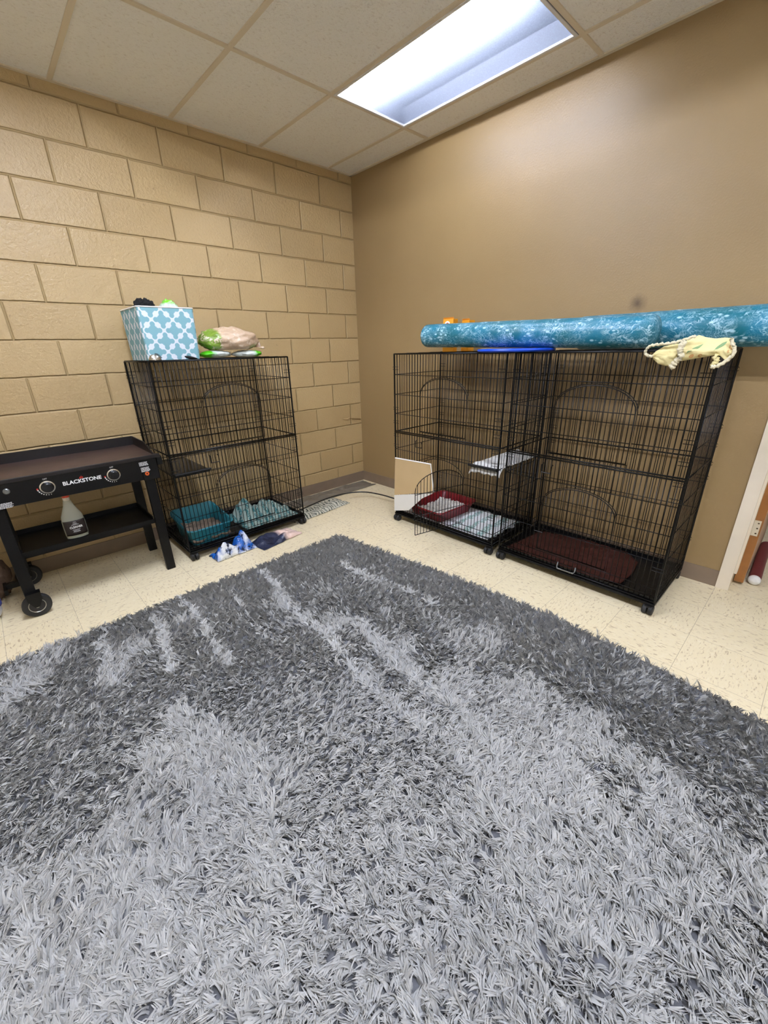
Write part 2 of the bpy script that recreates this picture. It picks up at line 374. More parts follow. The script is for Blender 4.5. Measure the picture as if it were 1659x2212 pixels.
def text_mesh(name, s, size, m, parent, mtx, sx=1, bold=0, depth=.0006):
    cu = bpy.data.curves.new(name, 'FONT'); cu.body = s; cu.size = size; cu.extrude = depth; cu.offset = bold; cu.align_x = 'CENTER'; cu.align_y = 'CENTER'
    t = bpy.data.objects.new(name+' src', cu); COL.objects.link(t)
    dg = bpy.context.evaluated_depsgraph_get(); me = bpy.data.meshes.new_from_object(t.evaluated_get(dg))
    bpy.data.objects.remove(t); me.transform(mtx @ Matrix.Diagonal((sx, 1, 1, 1))); me.name = name
    me.materials.clear(); me.materials.append(MT[m])
    o = bpy.data.objects.new(name, me); COL.objects.link(o); o.parent = parent; return o
FRONT = Matrix(((1, 0, 0, 0), (0, 0, -1, 0), (0, 1, 0, 0), (0, 0, 0, 1)))      # text/prism plane (x, y) -> (x, z), facing -y
def nz(x, y, z=0, s=1): return noise.noise(Vector((x*s, y*s, z*s)))

# ------------------------------------------------------------------ room
X0, Y0 = -5.2, -5.6
b = MB().box(X0, Y0, -.1, 2.4, .12, 0); struct(b.build('floor', 'floor'))
struct(MB().box(X0, 0, 0, .12, .12, CEIL+.15).build('wall_left', 'block'))
D0, D1, DH = -3.175, -4.09, 2.05                      # door opening along the right wall
b = MB().box(0, D0+.0, 0, .12, 0, CEIL+.15).box(0, Y0, 0, .12, D1, CEIL+.15).box(0, D1, DH, .12, D0, CEIL+.15)
struct(b.build('wall_right', 'wall'))
struct(MB().box(X0-.12, Y0, 0, X0, .12, CEIL+.15).build('wall_far_left', 'cream'))
struct(MB().box(X0, Y0-.12, 0, 2.4, Y0, CEIL+.15).build('wall_back', 'cream'))
struct(MB().box(2.4, Y0, 0, 2.52, .12, CEIL+.15).build('wall_corridor', 'cream'))
gx = [0]; x = GX
while x > X0: gx.append(x); x -= TW
gx.append(X0)
gy = [0]; y = GY
while y > Y0: gy.append(y); y -= TL
gy.append(Y0)
b = MB()
for i in range(len(gx)-1):
    for j in range(len(gy)-1):
        cx, cy = (gx[i]+gx[i+1])/2, (gy[j]+gy[j+1])/2
        if any(f[0] < cx < f[1] and f[2] < cy < f[3] for f in FIX): continue
        b.box(gx[i+1], gy[j+1], CEIL+.004, gx[i], gy[j], CEIL+.02)
b.box(.0, Y0, CEIL, 2.4, .0, CEIL+.02)
struct(b.build('ceiling', 'ceil'))
b = MB()
for x in gx[1:-1]: b.box(x-.012, Y0, CEIL-.002, x+.012, 0, CEIL+.01)
for y in gy[1:-1]: b.box(X0, y-.012, CEIL-.0022, 0, y+.012, CEIL+.01)
b.box(X0, -.022, CEIL-.003, 0, 0, CEIL+.01); b.box(-.022, Y0, CEIL-.003, 0, 0, CEIL+.01)
struct(b.build('trim_1', 'grid'), 'painted metal grid holding the ceiling tiles')
struct(MB().box(X0, -.006, 0, 0, 0, .1).build('baseboard_left', 'cove'))
struct(MB().box(-.006, D0+.055, 0, 0, -.006, .1).build('baseboard_right', 'cove'))
# door frame: face, reveal and stop, one piece per jamb
b = MB()
for s, yy in ((1, D0), (-1, D1)):
    ya, yb = sorted((yy, yy+s*.055)); b.box(-.012, ya, 0, 0, yb, DH+.055)
    ya, yb = sorted((yy, yy-s*.004)); b.box(-.012, ya, 0, .13, yb, DH)
    ya, yb = sorted((yy, yy-s*.016)); b.box(.02, ya, .1, .075, yb, DH)
b.box(-.012, D1, DH, 0, D0, DH+.055); b.box(-.012, D1, DH-.004, .13, D0, DH)
struct(b.build('trim_2', 'white_paint'), 'cream painted metal door frame with dark nicks')
# open door leaf, swung into the next room
d = struct(MB().box(.11, D0-.052, .02, .96, D0-.008, DH-.01).build('door_1', 'doorface'), 'open wooden door swung into the next room')
MB().box(.106, D0-.0515, .02, .112, D0-.0085, DH-.01).build('edge_strip', 'wood', d)
for hz in (.36, 1.05, 1.80):
    h = MB().box(.1035, D0-.044, hz-.045, .1065, D0-.0085, hz+.045).build('hinge', 'hinge', d)
    sm = MB()
    for dz in (-.03, 0, .03): sm.lathe([(.0045, 0), (.004, .0015)], 10, Matrix.Translation((.1035, D0-.034, hz+dz)) @ Matrix.Rotation(-PI/2, 4, 'Y'))
    sm.build('screws', 'screw', h)
    MB().lathe([(.006, -.048), (.006, .048)], 10, Matrix.Translation((.104, D0-.006, hz))).build('hinge_pin', 'hinge', h)

# ------------------------------------------------------------------ ceiling lights
LL = ['recessed ceiling light panel above the right wall cages, bright along one side',
      'recessed ceiling light panel above the griddle, out of the picture to the left',
      'added fill light panel in the ceiling behind the viewer on the left side', 'added fill light panel in the ceiling behind the viewer near the doorway']
for (x0, x1, y0, y1, lit, pw), lab in zip(FIX, LL):
    t = thing('ceiling_light', lab, 'ceiling light', ((x0+x1)/2, (y0+y1)/2, CEIL), 0, 'recessed fluorescent ceiling lights')
    W, L = (x1-x0)/2-.012, (y1-y0)/2-.012
    b = MB().box(-W, -L, .10, W, L, .112)
    b.box(-W-.004, -L, -.0, -W, L, .112).box(W, -L, 0, W+.004, L, .112).box(-W, -L-.004, 0, W, -L, .112).box(-W, L, 0, W, L+.004, .112)
    b.build('housing', 'housing', t)
    fr = MB(); e = .016
    fr.box(-W, -L, -.004, -W+e, L, .006).box(W-e, -L, -.004, W, L, .006).box(-W+e, -L, -.004, W-e, -L+e, .006).box(-W+e, L-e, -.004, W-e, L, .006)
    fr.build('frame', 'frame_white', t)
    MB().add([(-W+e, -L+e, .0), (W-e, -L+e, .0), (W-e, L-e, .0), (-W+e, L-e, .0)], [(0, 1, 2, 3)]).build('lens', 'lens', t)
    for px in lit:
        MB().tube([(-W+px, -L+.03, .06), (-W+px, L-.03, .06)], .013, 10).build('fluorescent_tube', emit_mat('fluorescent tube', TUBE_COLOR, TUBE_POWER*pw), t, smooth='auto')

# ------------------------------------------------------------------ rug
RE = [(-1.115, -.99), (-1.05, -1.55), (-.985, -2.1), (-.95, -2.6), (-.985, -3.1), (-1.045, -3.5), (-1.05, -4.3)]
def rug_right(y):
    for (xa, ya), (xb, yb) in zip(RE, RE[1:]):
        if ya >= y >= yb: return xa+(xb-xa)*(y-ya)/(yb-ya)
    return RE[0][0] if y > RE[0][1] else RE[-1][0]
RX0, RYT, RYB = -3.75, -.995, -4.05
poly = [(RX0, RYT)]+[p for p in RE if p[1] > RYB]+[(rug_right(RYB), RYB), (RX0, RYB)]
rug = MB().prism(poly, .002, .012).build('shag_rug', 'rug_base')
tag(rug, 'large grey shag rug with long tousled pile covering the floor', 'rug')
def build_pile():
    NC, PER = 66000, 6
    X = np.random.uniform(RX0, -.93, NC); Y = np.random.uniform(RYB, RYT, NC)
    re_y = np.array([p[1] for p in RE])[::-1]; re_x = np.array([p[0] for p in RE])[::-1]
    k = X < np.interp(Y, re_y, re_x)
    # leave out what lies behind and below the camera
    k &= ((X-CAM.x)*fw.x+(Y-CAM.y)*fw.y) > -.35
    X, Y = np.repeat(X[k], PER), np.repeat(Y[k], PER); n = len(X)
    cl = np.arange(n)//PER; nc = n//PER
    ox, oy = np.random.normal(0, .0046, n), np.random.normal(0, .0046, n)
    # smooth random fields on a lattice
    def field(cell, seed):
        rs = np.random.RandomState(seed); G = rs.normal(size=(80, 80))
        u = (X-RX0)/cell % 78; v = (Y-RYB)/cell % 78; i = u.astype(int); j = v.astype(int); a = u-i; c = v-j
        a = a*a*(3-2*a); c = c*c*(3-2*c)
        return G[i, j]*(1-a)*(1-c)+G[i+1, j]*a*(1-c)+G[i, j+1]*(1-a)*c+G[i+1, j+1]*a*c
    far = .88*np.maximum(np.clip((Y+2.7+.12*field(.3, 9))/1.5, 0, 1), np.clip((X+1.95+.10*field(.3, 10))/.9, 0, 1))**1.2*np.clip((X+3.5)/1.3, .35, 1)
    tcx, tcy = CAM.x-X, CAM.y-Y; tcn = np.sqrt(tcx*tcx+tcy*tcy)+.2; tcx /= tcn; tcy /= tcn
    dx = .05+.60*field(.40, 1)+.45*field(.13, 2); dy = -.35+.60*field(.40, 3)+.45*field(.13, 4)
    dx = dx*(1-far)+(tcx*.9+.40*field(.2, 5))*far; dy = dy*(1-far)+(tcy*.9+.40*field(.2, 6))*far
    ridge = np.zeros(n)
    tone = np.clip(.5+.10*field(.35, 7), 0, 1)
    # vacuum ridges running away from the viewer, pile pushed over to one side
    for xr, sl, ya, yb, wd in ((-1.81, .10, -1.05, -2.6, .028), (-2.28, .03, -1.02, -1.75, .022), (-2.46, .05, -1.1, -1.6, .03), (-2.05, .06, -1.2, -1.7, .018), (-1.42, -.10, -1.35, -2.2, .035), (-2.7, .06, -1.1, -1.5, .03), (-1.6, .12, -1.9, -2.9, .05)):
        xc = xr+sl*(Y+1.0)+.015*np.sin(Y*9)
        e = np.exp(-((X-xc)/(wd*.7))**2)*(Y < ya)*(Y > yb)*np.clip(.62+.3*field(.09, 11), 0, 1)
        dx = dx*(1-e)+e*(.55); dy = dy*(1-e)+e*1.0; ridge = np.maximum(ridge, e)
    nn = np.sqrt(dx*dx+dy*dy)+1e-6; dx /= nn; dy /= nn
    jit = np.random.normal(0, .85, nc)[cl]+np.random.normal(0, .16, n); c, s = np.cos(jit), np.sin(jit); dx, dy = dx*c-dy*s, dx*s+dy*c
    L = np.random.uniform(.030, .056, nc)[cl]*np.random.uniform(.85, 1.1, n); lean = np.random.uniform(.40, 1.0, nc)[cl]; lean = lean*(1-.66*far*(1-ridge))+.25*ridge; L *= 1-.10*far
    wdt = np.random.uniform(.0016, .0030, n)
    rings = 4
    V = np.zeros((n, rings*2+1, 3), np.float32)
    px, py = -dy, dx
    twist = np.random.normal(0, .5, n)
    bend = np.random.normal(0, .55, nc)[cl]+np.random.normal(0, .2, n)
    for r in range(rings+1):
        t = r/rings
        out = L*(lean*(t**1.25)*.9); hgt = L*(.95*t-.50*lean*t*t); sd = bend*L*t*t*.6
        con = 1-.55*t
        cxp = X+ox*con+dx*out+px*sd; cyp = Y+oy*con+dy*out+py*sd; czp = .011+np.maximum(hgt, .002*r)
        if r == rings: V[:, rings*2, :] = np.stack([cxp, cyp, czp], 1); break
        ww = wdt*(1-.40*t); tz = np.sin(twist)*ww
        V[:, r*2, :] = np.stack([cxp-px*ww, cyp-py*ww, czp-tz], 1); V[:, r*2+1, :] = np.stack([cxp+px*ww, cyp+py*ww, czp+tz], 1)
    nv = rings*2+1
    base = (np.arange(n)*nv)[:, None]
    q = np.array([[r*2, r*2+1, r*2+3, r*2+2] for r in range(rings-1)]).reshape(-1)
    tri = np.array([rings*2-2, rings*2-1, rings*2])
    loops = np.concatenate([base+q[None, :], base+tri[None, :]], 1).astype(np.int32).reshape(-1)
    tot = np.tile(np.array([4]*(rings-1)+[3], np.int32), n); st = np.concatenate([[0], np.cumsum(tot)[:-1]]).astype(np.int32)
    me = bpy.data.meshes.new('pile'); me.vertices.add(n*nv); me.vertices.foreach_set('co', V.reshape(-1))
    me.loops.add(len(loops)); me.loops.foreach_set('vertex_index', loops)
    me.polygons.add(len(tot)); me.polygons.foreach_set('loop_start', st); me.polygons.foreach_set('loop_total', tot)
    me.update(calc_edges=True); me.polygons.foreach_set('use_smooth', np.ones(len(tot), bool))
    at = me.attributes.new('tone', 'FLOAT', 'POINT')
    tn = np.clip(tone+np.random.normal(0, .14, nc)[cl]+np.random.normal(0, .08, n), 0, 1).astype(np.float32); at.data.foreach_set('value', np.repeat(tn, nv))
    me.materials.append(MT['rug'])
    o = bpy.data.objects.new('pile', me); COL.objects.link(o); o.parent = rug; o['kind'] = 'stuff'
build_pile()

# ------------------------------------------------------------------ wire cages
CL, CD, ZB, ZM, ZT = .915, .525, .075, .735, 1.29
HZ = [.11, .15, .30, .45, .60, .87, 1.01, 1.15]
def arch_z(x, xc, hw, zs, rise): return zs+rise*math.sqrt(max(0, 1-((x-xc)/hw)**2))
def arch_pts(xc, hw, z0, zs, rise, y):
    return [(xc-hw, y, z0), (xc-hw, y, zs)]+[(xc-hw*math.cos(PI*k/16), y, zs+rise*math.sin(PI*k/16)) for k in range(1, 16)]+[(xc+hw, y, zs), (xc+hw, y, z0)]
DOORS = dict(upper=(.458, .205, .76, 1.02, .122), lower=(.458, .205, .16, .47, .118))
def make_cage(label, loc, rz, lower_open=0, shelf=None, latch_grey=False):
    t = thing('wire_cage', label, 'pet cage', loc, rz, 'two tier black wire pet cages')
    f = MB(); N = 36; rw, rh = .0021, .0023
    for i in range(1, N):
        x = CL*i/N
        for z0, z1, dn in ((ZB, ZM, 'lower'), (ZM, ZT, 'upper')):
            xc, hw, zb, zs, ri = DOORS[dn]
            if abs(x-xc) < hw: f.tube([(x, 0, z0), (x, 0, zb)], rw, 5); f.tube([(x, 0, arch_z(x, xc, hw, zs, ri)), (x, 0, z1)], rw, 5)
            else: f.tube([(x, 0, z0), (x, 0, z1)], rw, 5)
    for z in HZ:
        segs = [(0, CL)]
        for xc, hw, zb, zs, ri in DOORS.values():
            if zb < z < zs+ri:
                h2 = hw if z < zs else hw*math.sqrt(max(0, 1-((z-zs)/ri)**2)); segs = [(0, xc-h2), (xc+h2, CL)]
        for a, c in segs: f.tube([(a, -.003, z), (c, -.003, z)], rh, 5)
    for xc, hw, zb, zs, ri in DOORS.values():
        f.tube(arch_pts(xc, hw, zb, zs, ri, -.002)+[(xc-hw, -.002, zb)], .0022, 5)
    for z in (ZB, ZM-.006, ZM+.006, ZT): f.tube([(0, -.004, z), (CL, -.004, z)], .0044, 6)
    for k in range(5): f.tube([(.30+.09*k, -.004+.007*math.cos(q), ZM+.010*math.sin(q)) for q in np.linspace(0, 2*PI, 9)], .0016, 4)
    f.build('front_panel', 'wire', t, smooth=True)
    f = MB()
    for i in range(1, N): f.tube([(CL*i/N, CD, ZB), (CL*i/N, CD, ZT)], rw, 5)
    for z in HZ: f.tube([(0, CD+.003, z), (CL, CD+.003, z)], rh, 5)
    for z in (ZB, ZM, ZT): f.tube([(0, CD, z), (CL, CD, z)], .0044, 6)
    f.build('back_panel', 'wire', t, smooth=True)
    for xs in (0, CL):
        f = MB(); n2 = 17
        for i in range(1, n2): f.tube([(xs, CD*i/n2, ZB), (xs, CD*i/n2, ZT)], .0017, 5)
        for z in HZ: f.tube([(xs, 0, z), (xs, CD, z)], rh, 5)
        for z in (ZB, ZM, ZT): f.tube([(xs, 0, z), (xs, CD, z)], .0042, 6)
        f.build('side_panel', 'wire', t, smooth=True)
    f = MB()
    for i in range(1, 31): f.tube([(CL*i/31, 0, ZT), (CL*i/31, CD, ZT)], rw, 5)
    for i in range(0, 5): f.tube([(0, CD*i/4, ZT+.003), (CL, CD*i/4, ZT+.003)], .0025, 5)
    f.build('top_panel', 'wire', t, smooth=True)
    for xs, ys in ((0, 0), (CL, 0), (0, CD), (CL, CD)):
        c = MB().tube([(xs, ys, ZB-.01), (xs, ys, ZT)], .0060, 8); sx = 1 if xs == 0 else -1; yy = ys+(-.006 if ys == 0 else .006)
        for z in (1.185, .70, .80, .62, .25, .90):
            for dz in (0, .018): c.tube([(xs+sx*.045, yy, z+dz), (xs-sx*.008, yy, z+dz), (xs-sx*.010, yy, z+dz*.5+.004)], .0016, 4)
        c.build('corner_post', 'post', t, smooth='auto')
    for dn, ang in (('upper', 0), ('lower', lower_open)):
        xc, hw, zb, zs, ri = DOORS[dn]; hw -= .008; zb += .006; ri -= .008
        d = bpy.data.objects.new(dn+'_door', None); d.name = 'cage_door'
        f = MB(); xh = xc+hw
        f.tube([(x-xh, y, z) for x, y, z in arch_pts(xc, hw, zb, zs, ri, 0)]+[(xc-hw-xh, 0, zb)], .0026, 6)
        for i in range(1, N):
            x = CL*i/N
            if abs(x-xc) < hw: f.tube([(x-xh, 0, zb), (x-xh, 0, arch_z(x, xc, hw, zs, ri))], rw, 5)
        for z in HZ:
            if zb < z < zs+ri:
                h2 = hw if z < zs else hw*math.sqrt(max(0, 1-((z-zs)/ri)**2)); f.tube([(xc-h2-xh, -.003, z), (xc+h2-xh, -.003, z)], rh, 5)
        bpy.data.objects.remove(d)
        d = f.build('cage_door', 'wire', t, smooth=True, loc=(xh, -.007, 0), rot=(0, 0, ang))
        lz = zb+(.04 if dn == 'upper' else .06); lx = -2*hw-.022
        la = MB()
        for z0 in ((lz-.155,) if dn == 'upper' else (lz+.06,)):
            la.tube([(lx, -.004, z0+.05), (lx, -.022, z0+.045), (lx, -.022, z0), (lx+.055, -.022, z0), (lx+.055, -.022, z0+.04), (lx+.055, -.004, z0+.045)], .0034, 6)
        la.build('slide_latch', 'post', d, smooth='auto')
    if latch_grey:
        la = MB().tube([(.40, -.006, .12), (.40, -.016, .095), (.405, -.022, .085), (.50, -.022, .085), (.505, -.016, .095), (.505, -.006, .12)], .0042, 6)
        la.build('tray_handle', 'grey_metal', t, smooth=True).__setitem__('label', 'grey bent wire handle at the front of the tray')
    # tray and rolling base
    b = MB().box(.008, .004, .064, CL-.008, CD-.006, .068)
    for a in ((.006, .004, .064, CL-.006, .010, .092), (.006, CD-.012, .064, CL-.006, CD-.006, .092), (.006, .004, .064, .012, CD-.006, .092), (CL-.012, .004, .064, CL-.006, CD-.006, .092)): b.box(*a)
    b.build('tray', 'plastic', t)
    b = MB()
    for a in ((-.006, -.012, .052, CL+.006, .012, .066), (-.006, CD-.018, .052, CL+.006, CD+.004, .066), (-.006, .012, .052, .016, CD-.018, .066), (CL-.016, .012, .052, CL+.006, CD-.018, .066)): b.box(*a, bev=.002)
    b.build('base_frame', 'black_metal', t)
    for xs, ys in ((.02, -.006), (CL-.02, -.006), (.02, CD-.02), (CL-.02, CD-.02)):
        c = MB().box(xs-.016, ys-.016, .040, xs+.016, ys+.016, .054, bev=.003).build('caster', 'plastic', t)
        for q in (-1, 1):
            MB().lathe([(.012, -.012), (.024, -.010), (.0265, -.004), (.0265, .006), (.022, .011)], 16, Matrix.Translation((xs+q*.014, ys, .0268)) @ Matrix.Rotation(q*PI/2, 4, 'Y')).build('wheel', 'rubber', c, smooth='auto')
    if shelf:
        xa, xb, z = shelf
        s = MB().box(xa, .012, z, xb, CD-.012, z+.006, bev=.002).build('shelf', 'shelf_gloss', t)
        MB().tube([(xa, -.004, z+.012), (xb, -.004, z+.012)], .0085, 10).build('shelf_rail', 'plastic', s, smooth='auto')
        k = MB()
        for yy in (.02, CD-.02): k.tube([(xa, yy, z-.004), (xb, yy, z-.004)], .003, 5)
        e = xb if xa < .1 else xa; k.tube([(e, .02, z-.004), (e, CD-.02, z-.004)], .003, 5)
        k.build('shelf_wire', 'wire', s)
    return t
cageL = make_cage('tall black wire pet cage by the block wall with a teal litter box', (-2.048, -.552, 0), 0, 0, (.008, .24, .595))
cageA = make_cage('tall black wire pet cage with maroon litter box and lower door swung open', (-.557, -1.058, 0), -PI/2, math.radians(77), (.69, .907, .585))
cageB = make_cage('tall black wire pet cage nearest the doorway with a brown blanket inside', (-.557, -2.03, 0), -PI/2, 0, None, True)

# ------------------------------------------------------------------ griddle cart
def build_griddle():
    t = thing('griddle_cart', 'black flat top griddle cart with two control knobs standing by the block wall', 'griddle', (-2.52, -.36, 0))
    xl, xr, yf, yb = -.385, .395, -.235, .235
    # cooking plate with splash rim
    MB().box(xl, yf+.004, .755, xr-.012, yb, .765).build('cooking_plate', 'griddle', t)
    r = MB().box(xl, yb, .745, xr-.005, yb+.006, .822)
    for s, xx in ((1, xl), (-1, xr-.012)):
        a, c = sorted((xx, xx-s*.006))
        pr = [(yf+.02, .765), (yf+.20, .822), (yb, .822), (yb, .745), (yf+.02, .745)]
        vs = [(a, p, q) for p, q in pr]+[(c, p, q) for p, q in pr]
        r.add(vs, [(0, 1, 2, 3, 4), (9, 8, 7, 6, 5)]+[(i, (i+1) % 5, 5+(i+1) % 5, 5+i) for i in range(5)])
    r.build('splash_rim', 'rim', t)
    MB().box(xl-.012, yf-.012, .754, xr+.012, yf+.006, .775, bev=.002).build('front_lip', 'rim', t)
    b = MB().box(xl+.005, yf-.002, .632, xr-.045, yf+.018, .756, bev=.003)
    b.build('control_panel', 'panel', t)
    b = MB().box(xl+.005, yf+.018, .64, xl+.012, yb, .75).box(xr-.052, yf+.018, .64, xr-.045, yb, .75).box(xl+.005, yb-.008, .64, xr-.045, yb, .75).box(xl+.012, yf+.018, .69, xr-.052, yb-.008, .694)
    b.build('burner_box', 'black_metal', t)
    b = MB().box(xr-.100, yf-.006, .627, xr-.012, yf+.016, .757, bev=.003).box(xr-.03, yf+.016, .64, xr-.012, yb, .757)
    b.build('side_panel', 'black_metal', t)
    for x, nm in ((-.155, 0), (.148, 1)):
        k = MB().lathe([(.018, .0), (.0275, .001), (.0285, .012), (.025, .016), (.0225, .018), (.0225, .034), (.020, .036)], 28, Matrix.Translation((x, yf-.004, .70)) @ Matrix.Rotation(PI/2, 4, 'X')).build('knob', 'plastic', t, smooth='auto')
        z = MB()
        z.lathe([(.0265, 0), (.0335, .002), (.0335, .012), (.0265, .014)], 32, Matrix.Translation((x, yf-.003, .70)) @ Matrix.Rotation(PI/2, 4, 'X'))
        z.build('knob_ring', 'chrome', k, smooth='auto')
        g = MB()
        for j in range(7):
            a = math.radians(195+j*14); w_ = .0075-.0008*j
            m4 = Matrix.Translation((x+.043*math.cos(a), yf-.0035, .70+.043*math.sin(a))) @ Matrix.Rotation(-a, 4, 'Y')
            g.box(-.0025, -.0008, -w_/2, .0025, .0008, w_/2, m4)
        g.build('heat_scale', 'ink', t)
        MB().box(x-.046, yf-.005, .692, x-.039, yf-.003, .699).build('heat_mark', 'red', t)
        text_mesh('off_mark', 'OFF', .011, 'ink', t, Matrix.Translation((x, yf-.0035, .742)) @ FRONT)
    text_mesh('brand_lettering', 'BLACKSTONE', .028, 'ink', t, Matrix.Translation((.0, yf-.0032, .698)) @ FRONT, sx=1.02, bold=.0007)
    fl = MB()
    for dx, h, tl in ((-.006, .012, .4), (0, .016, .45), (.006, .011, .5)):
        fl.prism([(dx-.002, 0), (dx+.0015, 0), (dx+.004*tl+.003, h*.6), (dx+h*tl*.6, h), (dx+.0, h*.5)], 0, .0006, Matrix.Translation((-.004, yf-.0032, .711)) @ FRONT)
    fl.build('flame_mark', 'red', t)
    for x, z, rows, w_, pn in ((.315, .738, 5, .056, 'warning_text'), (.319, .706, 6, .056, 'warning_text'), (-.335, .655, 6, .07, 'warning_text')):
        g = MB(); rs = random.Random(int(x*100))
        for j in range(rows):
            p = 0
            while p < w_:
                q = rs.uniform(.003, .009)
                if p+q > w_-(rs.uniform(0, .012)): break
                g.box(x-w_/2+p, yf-.0075 if x > 0 else yf-.0035, z-j*.0048, x-w_/2+p+q, yf-.006 if x > 0 else yf-.002, z-j*.0048+.0022); p += q+.0018
        g.build(pn, 'ink', t)
    MB().lathe([(.0115, 0), (.0115, .0012)], 20, Matrix.Translation((.318, yf-.006, .668)) @ Matrix.Rotation(PI/2, 4, 'X')).build('dial_sticker', 'orange', t)
    MB().lathe([(.004, 0), (.004, .0008)], 12, Matrix.Translation((.318, yf-.0072, .668)) @ Matrix.Rotation(PI/2, 4, 'X')).build('dial_mark', 'black_metal', t)
    ib = MB().lathe([(.014, 0), (.014, .008), (.010, .012)], 16, Matrix.Translation((-.315, yf-.002, .715)) @ Matrix.Rotation(PI/2, 4, 'X')); ib.build('igniter_button', 'grey_metal', t, smooth='auto').__setitem__('label', 'small grey igniter button')
    # legs
    for sx in (-1, 1):
        for sy in (-1, 1):
            xx = .333 if sx > 0 else -.375; yy = sy*.196
            z0 = 0 if sx > 0 else .07
            l = MB().box(xx-.026, yy-.015, z0, xx+.026, yy+.015, .63 if sy > 0 else .632, bev=.003)
            l.build('leg', 'black_metal', t)
    # lower shelf, a tray with turned up edges
    b = MB().box(-.35, -.185, .345, .307, .185, .349)
    b.box(-.35, -.188, .335, .307, -.182, .362).box(-.35, .18, .345, .307, .186, .378).box(.300, -.182, .345, .306, .18, .378).box(-.35, -.182, .345, -.344, .18, .378)
    b.box(-.35, .186, .19, .307, .19, .33)
    b.build('lower_shelf', 'black_metal', t)
    # wheels on the left legs
    for yy in (-.225, .225):
        m4 = Matrix.Translation((-.365, yy, .0655)) @ Matrix.Rotation(PI/2, 4, 'X')
        wv = MB().lathe([(.040, -.014), (.060, -.016), (.0655, -.010), (.0655, .010), (.060, .016), (.040, .014)], 32, m4).build('wheel', 'rubber', t, smooth='auto')
        hb = MB().lathe([(.041, -.010), (.038, -.0165), (.030, -.009), (.012, -.009), (.011, -.019), (.004, -.02)], 24, m4)
        hb.lathe([(.041, .010), (.038, .0165), (.030, .009), (.012, .009), (.011, .019), (.004, .02)], 24, m4)
        hb.build('hub', 'hub', wv, smooth='auto')
        s = -1 if yy < 0 else 1
        br = MB().add([Vector((-.365+p, yy+s*(.020 if k else .0235), q)) for k in (0, 1) for p, q in ((-.032, .145), (.032, .145), (.032, .105), (.010, .060), (-.010, .060), (-.032, .105))],
                      [tuple(range(6)), tuple(range(11, 5, -1))]+[(i, (i+1) % 6, 6+(i+1) % 6, 6+i) for i in range(6)])
        br.box(-.397, min(yy+s*.022, yy-s*.02), .138, -.333, max(yy+s*.022, yy-s*.02), .145)
        br.build('wheel_bracket', 'black_metal', t)
    MB().tube([(-.365, -.21, .0655), (-.365, .21, .0655)], .006, 8).build('axle', 'black_metal', t)
    b = MB().box(-.47, -.02, .115, -.36, .01, .145).box(-.48, -.06, .10, -.465, .06, .13)
    b.build('side_strut', 'black_metal', t)
    b = MB().box(xr+.0, yf+.03, .70, xr+.03, yf+.13, .752).tube([(xr+.004, yf+.05, .735), (xr+.03, yf+.05, .71), (xr+.03, yf+.10, .70)], .005, 6)
    b.build('regulator_bracket', 'black_metal', t)
build_griddle()
# spray bottle on the shelf
t = thing('cleaner_bottle', 'clear cleaner bottle with red cap and dark label on the griddle shelf', 'bottle', (-2.607, -.475, .3495))
prof = [(.036, 0), (.046, .004), (.048, .03), (.048, .105), (.044, .135), (.033, .165), (.022, .195), (.016, .225), (.014, .235)]
MB().lathe(prof, 28, None, 1.15, .62).build('bottle_body', 'clear', t, smooth='auto')
MB().lathe([(.034, .003), (.043, .007), (.0455, .03), (.0455, .085)], 28, None, 1.14, .60).build('fluid', 'fluid', t, smooth='auto')
MB().lathe([(.0165, .226), (.0165, .244)], 20).build('cap_collar', 'cap_white', t, smooth='auto')
MB().lathe([(.0175, .244), (.018, .256), (.016, .268), (.010, .274)], 20).build('cap', 'cap', t, smooth='auto')
lab = MB()
def labf(u, v):
    a = math.radians(-90+(-62+124*u)); z = .022+.088*v
    k = 1
    return (.0575*math.cos(a)*1.0, .0322*math.sin(a), z)
lo = lab.grid(labf, 16, 8).build('label', 'label', t, smooth=True, solid=.0006)
text_mesh('label_lettering', 'CLEANER', .017, 'ink', lo, Matrix.Translation((.002, -.034, .071)) @ FRONT, sx=.85, bold=.0004)
for z, w_ in ((.092, .020), (.085, .034), (.055, .036), (.048, .030), (.042, .034), (.100, .014)): MB().box(-w_/2, -.0336, z, w_/2, -.0326, z+.0016).build('label_line', 'ink', lo)

# ------------------------------------------------------------------ things on the left cage
t = thing('fabric_bin', 'square fabric bin with white quatrefoil lattice on pale teal, on top of the left cage', 'storage bin', (-1.862, -.275, ZT+.008))
W, Dp, H = .158, .185, .288
def rrect(w_, d_, r, n=5):
    pts = []
    for cx, cy, a0 in ((w_-r, d_-r, 0), (-w_+r, d_-r, 90), (-w_+r, -d_+r, 180), (w_-r, -d_+r, 270)):
        for k in range(n+1): a = math.radians(a0+90*k/n); pts.append((cx+r*math.cos(a), cy+r*math.sin(a)))
    return pts
b = MB(); po = rrect(W, Dp, .018); n = len(po); lv = 8
for j in range(lv+1):
    z = H*j/lv; k = .965+.035*j/lv
    b.v += [(x*k, y*k, z) for x, y in po]
for j in range(lv):
    for i in range(n): b.f.append((j*n+i, j*n+(i+1) % n, (j+1)*n+(i+1) % n, (j+1)*n+i))
b.f.append(tuple(range(n)))
b.build('bin_body', 'quat', t, solid=.004)
b = MB(); b.tube([(x*1.004, y*1.004, H+.001) for x, y in po], .0042, 6, closed=True); b.build('rim_piping', 'white_cloth', t, smooth=True)
